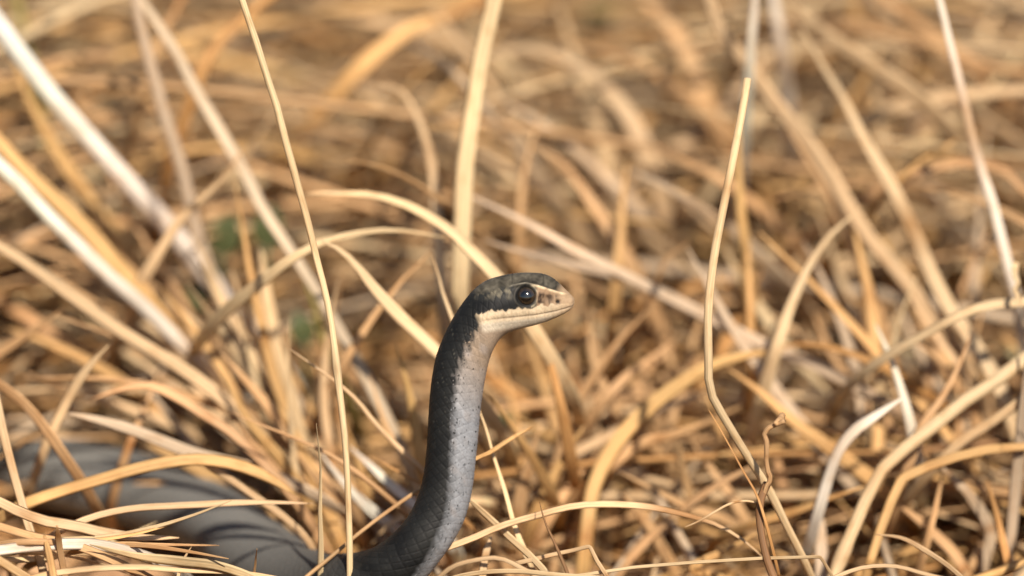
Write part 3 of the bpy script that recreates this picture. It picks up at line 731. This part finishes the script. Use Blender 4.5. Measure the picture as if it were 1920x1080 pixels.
 (GB, [(1425,868),(1350,910),(1290,950),(1220,1005),(1160,1072)], 25, 0.075, 'tan', 'tan blade making a cross with another near the ground', BGR, {}),
 (GB, [(1165,925),(1220,990),(1250,1040),(1275,1085)], 23, 0.08, 'tan', 'other tan blade of the cross near the ground', BGR, {}),
 (GB, [(1268,825),(1280,880),(1292,935)], 24, 0.1, 'tan', 'short upright tan blade under the kneed stalk bend', BGR, {}),
 (GB, [(1293,825),(1340,890),(1375,935)], 24, 0.1, 'tan', 'short slanting tan blade under the kneed stalk bend', BGR, {}),
 (GB, [(1350,1085),(1300,1070),(1370,1030),(1420,1000)][::-1], 18, 0.05, 'gold', 'golden blade low beside the curled tendril', BGR, {}),
 # -------- right background
 (GB, [(1325,-10),(1350,60),(1400,120),(1450,190),(1500,250),(1550,320),(1590,390),(1630,450),(1680,510),(1720,560),(1765,615)], 31, (0.17,0.12), 'pale', 'long pale blade slanting down from behind the kneed stalk top', BGR, dict(roll=0)),
 (GB, [(1418,-12),(1413,45),(1408,115)], 22, 0.13, 'white', 'whitish blade end just above the kneed stalk', BGR, {}),
 (GB, [(1450,-10),(1460,50),(1468,100)], 30, 0.2, 'white', 'blurred bleached blade end beside the kneed stalk top', BGR, {}),
 (GB, [(1475,5),(1530,50),(1580,85),(1640,125),(1700,165)], 36, 0.2, 'pale', 'broad pale blade sloping from the kneed stalk top', BGR, {}),
 (GB, [(1600,-10),(1605,30),(1612,70)], 34, 0.27, 'gold', 'short upright golden blade above the broad pale sloping one', BGR, {}),
 (GB, [(1630,60),(1700,75),(1765,97)], 26, 0.24, 'tan', 'tan blade lying level near the whitish stalk top', BGR, {}),
 (GB, [(1650,-10),(1720,40),(1770,75)], 26, 0.24, 'tan', 'tan blade sloping to the top of the upright whitish stalk', BGR, {}),
 (GB, [(1910,170),(1820,176),(1750,186),(1680,203)], 32, 0.21, 'pale', 'pale level blade behind the upright whitish stalk', BGR, {}),
 (GB, [(1910,132),(1850,125),(1805,98)], 26, 0.22, 'tan', 'short tan blade beyond the upright whitish stalk', BGR, {}),
 (GB, [(1500,50),(1535,110),(1560,150),(1590,200),(1620,260),(1650,310),(1680,365),(1710,430),(1735,490),(1770,560),(1810,620),(1850,680),(1875,730)], 30, (0.16,0.1), 'cream', 'very long straight cream blade beside the long pale one', BGR, dict(roll=0)),
 (GS, [(1758,-12),(1775,60),(1790,120),(1805,180),(1820,250),(1840,320),(1860,380),(1875,440),(1897,525)], 20, (0.085,0.1), 'white', 'nearly upright whitish stalk leaning across the arched tan blade', BGR, dict(kind='stalk', jitter=0.5)),
 (GB, [(1795,262),(1730,300),(1685,338)], 24, 0.13, 'gold', 'golden blade crossing under the upright whitish stalk', BGR, {}),
 (GB, [(1910,345),(1880,316),(1820,306),(1750,316),(1690,338)], 26, 0.14, 'tan', 'tan blade arched behind the upright whitish stalk', BGR, {}),
 (GB, [(1720,350),(1790,360),(1850,380),(1912,410)], 24, 0.13, 'tan', 'tan blade sloping gently under the arch behind the whitish stalk', BGR, {}),
 (GB, [(1430,375),(1500,360),(1560,348)], 22, 0.17, 'tan', 'short tan blade crossing behind the long pale blade', BGR, {}),
 (GB, [(1600,400),(1550,445),(1520,490),(1495,540),(1475,590),(1462,632)], 30, 0.09, 'cream', 'short curved cream blade between the kneed stalk and long blades', BGR, dict(roll=0, tip=0.35)),
 (GB, [(1903,495),(1905,530),(1906,566)], 14, 0.05, 'cream', 'short upright cream stub under the whitish stalk', BGR, dict(tip=0, start_ext=False, root=False)),
 (GB, [(1910,566),(1850,572),(1805,588)], 22, 0.055, 'cream', 'short level cream blade joined at the upright stub', BGR, dict(tip=0.1)),
 (GB, [(1608,465),(1615,520),(1622,570)], 24, 0.14, 'tan', 'short upright tan blade behind the long pale blade', BGR, {}),
 (GB, [(1365,690),(1420,730),(1480,785),(1540,830),(1600,875),(1645,908)], 28, 0.095, 'gold', 'straight golden blade sloping from the knee to the ground', BGR, dict(roll=0)),
 (GB, [(1420,662),(1500,645),(1560,650),(1645,682)], 20, 0.1, 'orange', 'orange blade lying above the long bleached stalk end', BGR, {}),
 (GB, [(1640,608),(1665,660),(1685,710),(1702,768)], 24, 0.075, 'white', 'short whitish blade pointing up beside long blades', BGR, {}),
 (GB, [(1695,742),(1640,780),(1600,810),(1570,850),(1555,890),(1538,945)], 23, 0.05, 'white', 'short bleached blade curled down at the broad cream stem', BGR, dict(tip=0.15)),
 (GS, [(1912,680),(1870,712),(1810,752),(1750,800),(1700,838),(1655,878),(1625,935),(1597,1000),(1562,1085)], 26, (0.055,0.03), 'cream', 'broad cream stem bent at a knee near the ground', MG, dict(kind='stalk', nodes=(0.80,), tip=0.0, jitter=0.4, kinks=True)),
 (GB, [(1820,630),(1790,700),(1760,752),(1730,795),(1710,855)], 22, 0.06, 'tan', 'tan blade merging into the broad cream stem', BGR, {}),
 (GB, [(1912,752),(1860,790),(1800,830),(1765,865)], 20, 0.055, 'pale', 'pale blade running alongside the broad cream stem', BGR, {}),
 (GB, [(1910,838),(1860,842),(1800,855),(1740,875),(1692,897),(1670,940),(1650,990),(1632,1050)], 20, 0.04, 'gold', 'golden blade folded over beside the broad cream stem', MG, dict(kinks=True)),
 (GB, [(1620,912),(1540,940),(1490,960),(1430,978)], 20, 0.06, 'gold', 'golden blade lying across behind the brittle twig', BGR, {}),
 (GB, [(1542,960),(1540,1010),(1540,1085)], 24, 0.07, 'grey', 'upright greyish blade stub beside the broad cream stem', BGR, {}),
 (GB, [(1680,940),(1740,990),(1790,1040),(1815,1085)], 28, 0.065, 'tan', 'broad tan blade sloping from the folded golden blade to the ground', BGR, {}),
 (GB, [(1768,880),(1755,940),(1744,990)], 20, 0.055, 'tan', 'short upright tan blade under the folded golden blade', BGR, {}),
 (GB, [(1755,870),(1820,930),(1850,980),(1845,1085)], 24, 0.07, 'grey', 'greyish blade bent over beneath the folded golden blade', BGR, {}),
 (GB, [(1908,880),(1900,960),(1885,1085)], 22, 0.06, 'grey', 'upright greyish blade beyond the bent greyish one', BGR, {}),
 (GB, [(1448,815),(1460,880),(1478,955)], 26, 0.12, 'tan', 'broad upright tan blade behind the brittle twig', BGR, {}),
 (GB, [(1695,540),(1740,610),(1795,685)], 24, 0.12, 'pale', 'pale blade lying between the lower ends of two long blades', BGR, {}),
 (GB, [(1710,635),(1760,670),(1810,725)], 26, 0.11, 'tan', 'tan blade beside the short whitish one', BGR, {}),
 (GB, [(1850,900),(1870,980),(1890,1060)], 16, 0.05, 'orange', 'narrow orange brown blade between two greyish blades', BGR, {}),
]
for nm, px, wd, d, tint, lab, grp, kw in H:
    blade(nm, px, wd, d, tint, lab, grp, **kw)

# tussocks: straws fanning out of one foot
def tussock(seed, foot, spread, angles, lengths, widths, depth, N, tints, label, group):
    rng = np.random.default_rng(seed)
    for _ in range(N):
        fx, fy = foot[0] + rng.uniform(-spread[0], spread[0]), foot[1] + rng.uniform(-spread[1], spread[1])
        a = math.radians(rng.uniform(*angles)); L = rng.uniform(*lengths); cv = rng.normal(0, 0.10)
        pts = []
        for t in (1.0, 0.75, 0.5, 0.25, 0.0):
            aa = a + cv * t * 2
            pts.append((fx + math.cos(aa) * L * t, fy - math.sin(aa) * L * t))
        d0 = rng.uniform(*depth)
        tn = str(rng.choice(tints)); word = {'gold': 'golden', 'grey': 'greyish'}.get(tn, tn)
        shape = 'curved' if abs(cv) > 0.09 else 'straight'
        blade(GB, pts, rng.uniform(*widths), (d0 + rng.uniform(-0.02, 0.03), d0), tn, shape + ' ' + word + ' ' + label, group, start_ext=False,
              tip=rng.uniform(0.15, 0.5))

tussock(21, (600, 960), (75, 45), (98, 150), (230, 620), (14, 27), (0.085, 0.15), 30, ['pale', 'cream', 'gold', 'tan', 'pale', 'grey'],
        'straw of the dense tussock fanning up between snake back and neck', 'straws of the tussock beside the snake neck')
tussock(22, (400, 760), (110, 60), (105, 160), (260, 640), (16, 28), (0.14, 0.24), 16, ['pale', 'cream', 'gold', 'tan', 'grey'],
        'blurred straw of the loose tussock under the white stalks', 'straws of the tussock under the white stalks')
tussock(23, (1740, 820), (150, 90), (70, 150), (230, 600), (14, 26), (0.11, 0.2), 24, ['pale', 'tan', 'gold', 'tan', 'grey', 'cream'],
        'blurred straw of the tussock rising behind the broad cream stem', 'straws of the tussock behind the broad cream stem')
tussock(24, (1180, 900), (230, 110), (25, 155), (200, 480), (16, 28), (0.12, 0.2), 26, ['tan', 'gold', 'tan', 'pale', 'orange'],
        'blurred straw of the loose tussock before the snake throat', 'straws of the tussock before the snake throat')
tussock(25, (1150, 420), (600, 130), (20, 160), (200, 520), (20, 34), (0.24, 0.40), 40, ['tan', 'gold', 'pale', 'pale', 'grey', 'cream'],
        'very blurred straw of the far tangle above the snake head', 'straws of the far tangle')

tussock(26, (40, 1035), (70, 38), (-7, 5), (200, 400), (9, 18), (-0.022, 0.004), 7, ['pale', 'cream', 'tan', 'pale', 'gold'],
        'straw of the flattened bundle lying before the snake body', 'straws of the flattened bundle')

# brittle twig with a curled tendril, beside the kneed stalk
tw = bpy.data.objects.new('dry_twig', None); tw.empty_display_size = 0.01
COL.objects.link(tw)
tag(tw, 'brittle crooked brown twig with curled tendril beside the kneed stalk', 'twig')
parts = [
 blade('stem', [(1441,908),(1430,935),(1427,960),(1432,1005),(1442,1045),(1458,1090)], 15, -0.006, 'brown', None, kind='stalk', tip=0.0, jitter=1.5),
 blade('broken_tip', [(1466,784),(1452,796),(1432,817),(1436,850),(1438,880),(1443,905),(1436,930),(1430,945)], 10, -0.006, 'tan', None, kind='stalk', tip=0.0, root=False, kinks=True, jitter=2.0),
 blade('knot', [(1468,778),(1463,786),(1456,794)], 12, -0.006, 'tan', None, kind='stalk', tip=0.0, root=False),
 blade('tendril', [(1284,988),(1310,978),(1340,960),(1370,944),(1400,940),(1428,944)], 5, -0.008, 'pale', None, kind='stalk', tip=0.2, root=False),
]
tw.location = parts[0].location
bpy.context.view_layer.update()
for p in parts:
    loc = np.array(p.location) - np.array(tw.location)
    p.parent = tw; p.location = loc
    for k in ('label', 'category', 'group'):
        if k in p: del p[k]

# ------------------------------------------------------------------ green weed leaves down in the tangle
def weed(px, py, d, size, ang, label):
    c = P(px, py, d)
    n, m = 14, 7
    s = np.linspace(0, 1, n)[:, None]; u = np.linspace(-1, 1, m)[None, :]
    wd = np.sin(np.pi * s ** 0.8) ** 0.8 * 0.36
    ax = norm(RIGHT * math.cos(ang) + UP * math.sin(ang) - FWD * 0.25)
    nr = norm(-FWD + UP * 0.5); nr = norm(nr - ax * (nr @ ax)); sd_ = np.cross(nr, ax)
    L = size * K
    top = c + (s[..., None] - 0.5) * L * ax + (u * wd)[..., None] * L * sd_ + ((0.12 * np.abs(u) * wd + 0.1 * np.sin(s * 3)) * L)[..., None] * nr
    bot = top - nr * 0.0002
    v = np.vstack([top.reshape(-1, 3), bot.reshape(-1, 3)])
    i, j = np.meshgrid(np.arange(n - 1), np.arange(m - 1), indexing='ij')
    q = np.stack([i * m + j, i * m + j + 1, (i + 1) * m + j + 1, (i + 1) * m + j], -1).reshape(-1, 4)
    q2 = q[:, ::-1] + n * m
    cols = np.tile(np.array(TINT['green']), (len(v), 1)) * RNG.uniform(0.8, 1.2, (len(v), 1))
    uv = np.tile(np.stack([u + 0 * s, s * 0.03 + 0 * u], -1).reshape(-1, 2), (2, 1))
    base = top[0].mean(0)
    rootp = np.array([base[0], base[1] + 0.01, -0.005])
    e = bpy.data.objects.new('green_weed', None); e.location = rootp; e.empty_display_size = 0.01
    COL.objects.link(e); tag(e, label, 'weed', 'green weeds among the dry grass')
    o = bpy.data.objects.new('leaf', mesh_np('leaf', v - rootp, np.vstack([q, q2]), cols, uv))
    o.data.materials.append(M_LEAF); COL.objects.link(o); o.parent = e
    cst = catmull(np.array([base + ax * 0.002, base * 0.6 + rootp * 0.4 + [0, -0.003, 0], rootp]), 10)
    v2, qq, cc, uu = sweep(cst, np.full(10, 0.0007), SEC_STALK, norm(CAMPOS - cst), np.zeros(10), np.tile(np.array(TINT['green']) * 1.2, (10, 1)))
    st_ = bpy.data.objects.new('stem', mesh_np('stem', v2 - rootp, qq, cc, uu))
    st_.data.materials.append(M_LEAF); COL.objects.link(st_); st_.parent = e

weed(425, 440, 0.16, 95, 1.2, 'dark green weed leaf showing under the thick white stalk')
weed(372, 556, 0.14, 85, 0.7, 'small green weed leaf below the larger dark green one')
weed(505, 425, 0.16, 95, 1.4, 'narrow green weed leaf behind the long thin golden stalk')
weed(565, 615, 0.15, 75, 1.9, 'green weed leaf between the broad pale blade and golden stalk')
weed(1130, 20, 0.30, 80, 0.2, 'dark green weed leaf high above the snake head')
weed(945, 790, 0.13, 55, 0.9, 'small green weed leaf beside the snake throat')

# ------------------------------------------------------------------ the tangled straw (uncountable)
def fill(name, N, seed, region, ht, ln, wd, mode, tints, label, hold=0.0):
    rng = np.random.default_rng(seed)
    nseg = 7
    x0, x1, y0, y1 = region
    rx = rng.uniform(x0, x1, N); ry = y0 + (y1 - y0) * rng.uniform(0, 1, N) ** 1.15
    az = rng.uniform(0, 2 * np.pi, N)
    L = rng.uniform(*ln, N); Hh = rng.uniform(0.15, 1, N) ** 1.6 * ht
    s = np.linspace(0, 1, nseg)[None, :]
    dirx, diry = np.cos(az)[:, None], np.sin(az)[:, None]
    bend = rng.normal(0, 0.35, N)[:, None]
    if mode == 'litter':
        zz = rng.uniform(0.0, ht, N)[:, None] + rng.normal(0, 0.10, N)[:, None] * (s - 0.5) * L[:, None] + rng.uniform(-0.01, 0.02, N)[:, None] * np.sin(np.pi * s)
        run = s * L[:, None]
    elif mode == 'arc':
        a0 = rng.uniform(0.30, 1.35, N)[:, None]; a1 = a0 - (rng.uniform(0.05, 1.0, N) + (rng.uniform(0, 1, N) < 0.25) * rng.uniform(0.3, 1.3, N))[:, None]
        ang = a0 + (a1 - a0) * s ** 1.2
        ds = L[:, None] / (nseg - 1)
        zz = np.cumsum(np.sin(ang) * ds, 1) - 0.01; run = np.cumsum(np.cos(ang) * ds, 1)
        zz -= zz[:, :1] + 0.004
        # scale so nothing sinks
        zz = np.maximum(zz, rng.uniform(0.0, 0.015, N)[:, None])
        zz *= np.minimum(1.0, ht / np.maximum(zz.max(1, keepdims=True), 1e-6))
    lat = bend * s * (s) * L[:, None] * 0.5
    X = rx[:, None] + dirx * run - diry * lat
    Y = ry[:, None] + diry * run + dirx * lat
    Z = zz + ground_height(X, Y) * 0.6 + 0.004
    pts = np.stack([X, Y, np.maximum(Z, -0.004)], -1)
    px, py, d = project(pts.reshape(-1, 3)); px = px.reshape(N, nseg); py = py.reshape(N, nseg); d = d.reshape(N, nseg)
    inframe = (px > -60) & (px < 1980) & (py > -60) & (py < 1100)
    bad = np.any(inframe & (d < hold), 1)
    # nothing of the filling in front of the snake
    sx = np.array([-20, 90, 200, 310, 405, 478, 538, 600, 640, 700, 760, 1090]); sd_ = np.array([.12, .11, .10, .09, .075, .055, .04, .03, .02, .02, .02, .02])
    lim = np.interp(px, sx, sd_) + 0.03
    on = (((px > -40) & (px < 660) & (py > 770 + (px - 0) * 0.30) & (py < 1100)) | ((px > 640) & (px < 1095) & (py > 480) & (py < 1100)))
    bad |= np.any(on & (d < lim), 1)
    # keep the camera's own near field clear
    bad |= np.any(d < -1.2, 1)
    pts = pts[~bad]; N = len(pts)
    W = np.where(rng.uniform(0, 1, N) < 0.3, rng.uniform(0.0009, 0.0019, N), rng.uniform(*wd, N))
    t = norm(np.gradient(pts, axis=1))
    upv = norm(np.stack([rng.normal(0, 0.5, N), rng.normal(-0.3, 0.5, N), np.ones(N)], -1))[:, None, :]
    side = norm(np.cross(t, upv)); nr = np.cross(side, t)
    prof = (np.clip(np.array([0.75, 0.95, 1, 1, 0.9, 0.65, 0.12]), 0, 1))[None, :, None]
    hw = 0.5 * W[:, None, None] * prof
    v = np.stack([pts - side * hw, pts + nr * hw * 0.22, pts + side * hw], 2)      # N,nseg,3,3
    nvb = nseg * 3
    i, j = np.meshgrid(np.arange(nseg - 1), np.arange(3), indexing='ij'); jn = (j + 1) % 3
    q1 = np.stack([i * 3 + j, (i + 1) * 3 + j, (i + 1) * 3 + jn, i * 3 + jn], -1).reshape(-1, 4)
    q = (q1[None] + (np.arange(N) * nvb)[:, None, None]).reshape(-1, 4)
    names = [k for k, _ in tints]; pw = np.array([p for _, p in tints]); pw = pw / pw.sum()
    tc = np.array([TINT[k] for k in names])[rng.choice(len(names), N, p=pw)] * rng.uniform(0.84, 1.12, (N, 1))
    cols = np.repeat(tc, nvb, 0).reshape(N, nseg, 3, 3) * (1 + 0.08 * rng.normal(0, 1, (N, nseg, 1, 1)))
    Ls = np.concatenate([np.zeros((N, 1)), np.cumsum(np.linalg.norm(np.diff(pts, axis=1), axis=2), 1)], 1)
    uv = np.stack([np.broadcast_to(np.array([0, .5, 1])[None, None, :], (N, nseg, 3)) + rng.uniform(0, 90, (N, 1, 1)),
                   np.broadcast_to(Ls[:, :, None], (N, nseg, 3)) + rng.uniform(0, 90, (N, 1, 1))], -1)
    me = mesh_np(name, v.reshape(-1, 3), q, np.clip(cols, 0.01, 0.85).reshape(-1, 3), uv.reshape(-1, 2))
    o = bpy.data.objects.new(name, me); me.materials.append(M_STRAW); COL.objects.link(o)
    tag(o, label, 'dry grass', kind='stuff')

near = (-0.62, 0.62, -0.25, 1.5)
fill('straw_litter', 20000, 5, near, 0.032, (0.16, 0.36), (0.0018, 0.0046), 'litter',
     [('tan', 5), ('gold', 3), ('pale', 3), ('brown', 0.8), ('orange', 2), ('grey', 1)], 'matted dry straw litter lying flat on the soil', hold=0.07)
fill('grass_tangle', 4200, 6, near, 0.11, (0.20, 0.46), (0.0020, 0.0048), 'arc',
     [('tan', 5), ('gold', 3.5), ('pale', 3.5), ('orange', 1.5), ('grey', 1.0), ('brown', 0.3)], 'tangled leaning dry grass blades filling the background', hold=0.11)
fill('long_straw', 4200, 8, (-0.7, 0.7, 0.0, 1.3), 0.13, (0.30, 0.60), (0.0026, 0.0056), 'litter',
     [('tan', 3), ('gold', 3), ('pale', 5), ('cream', 3), ('orange', 0.8), ('grey', 1)], 'long pale straws lying loose on top of the tangle', hold=0.14)
fill('grass_field', 9000, 7, (-2.6, 2.6, -0.7, 4.5), 0.11, (0.16, 0.42), (0.0028, 0.0060), 'arc',
     [('tan', 5), ('gold', 3), ('pale', 3), ('orange', 1.2), ('grey', 0.8), ('brown', 0.3)], 'dry grass stretching away round the snake', hold=0.4)
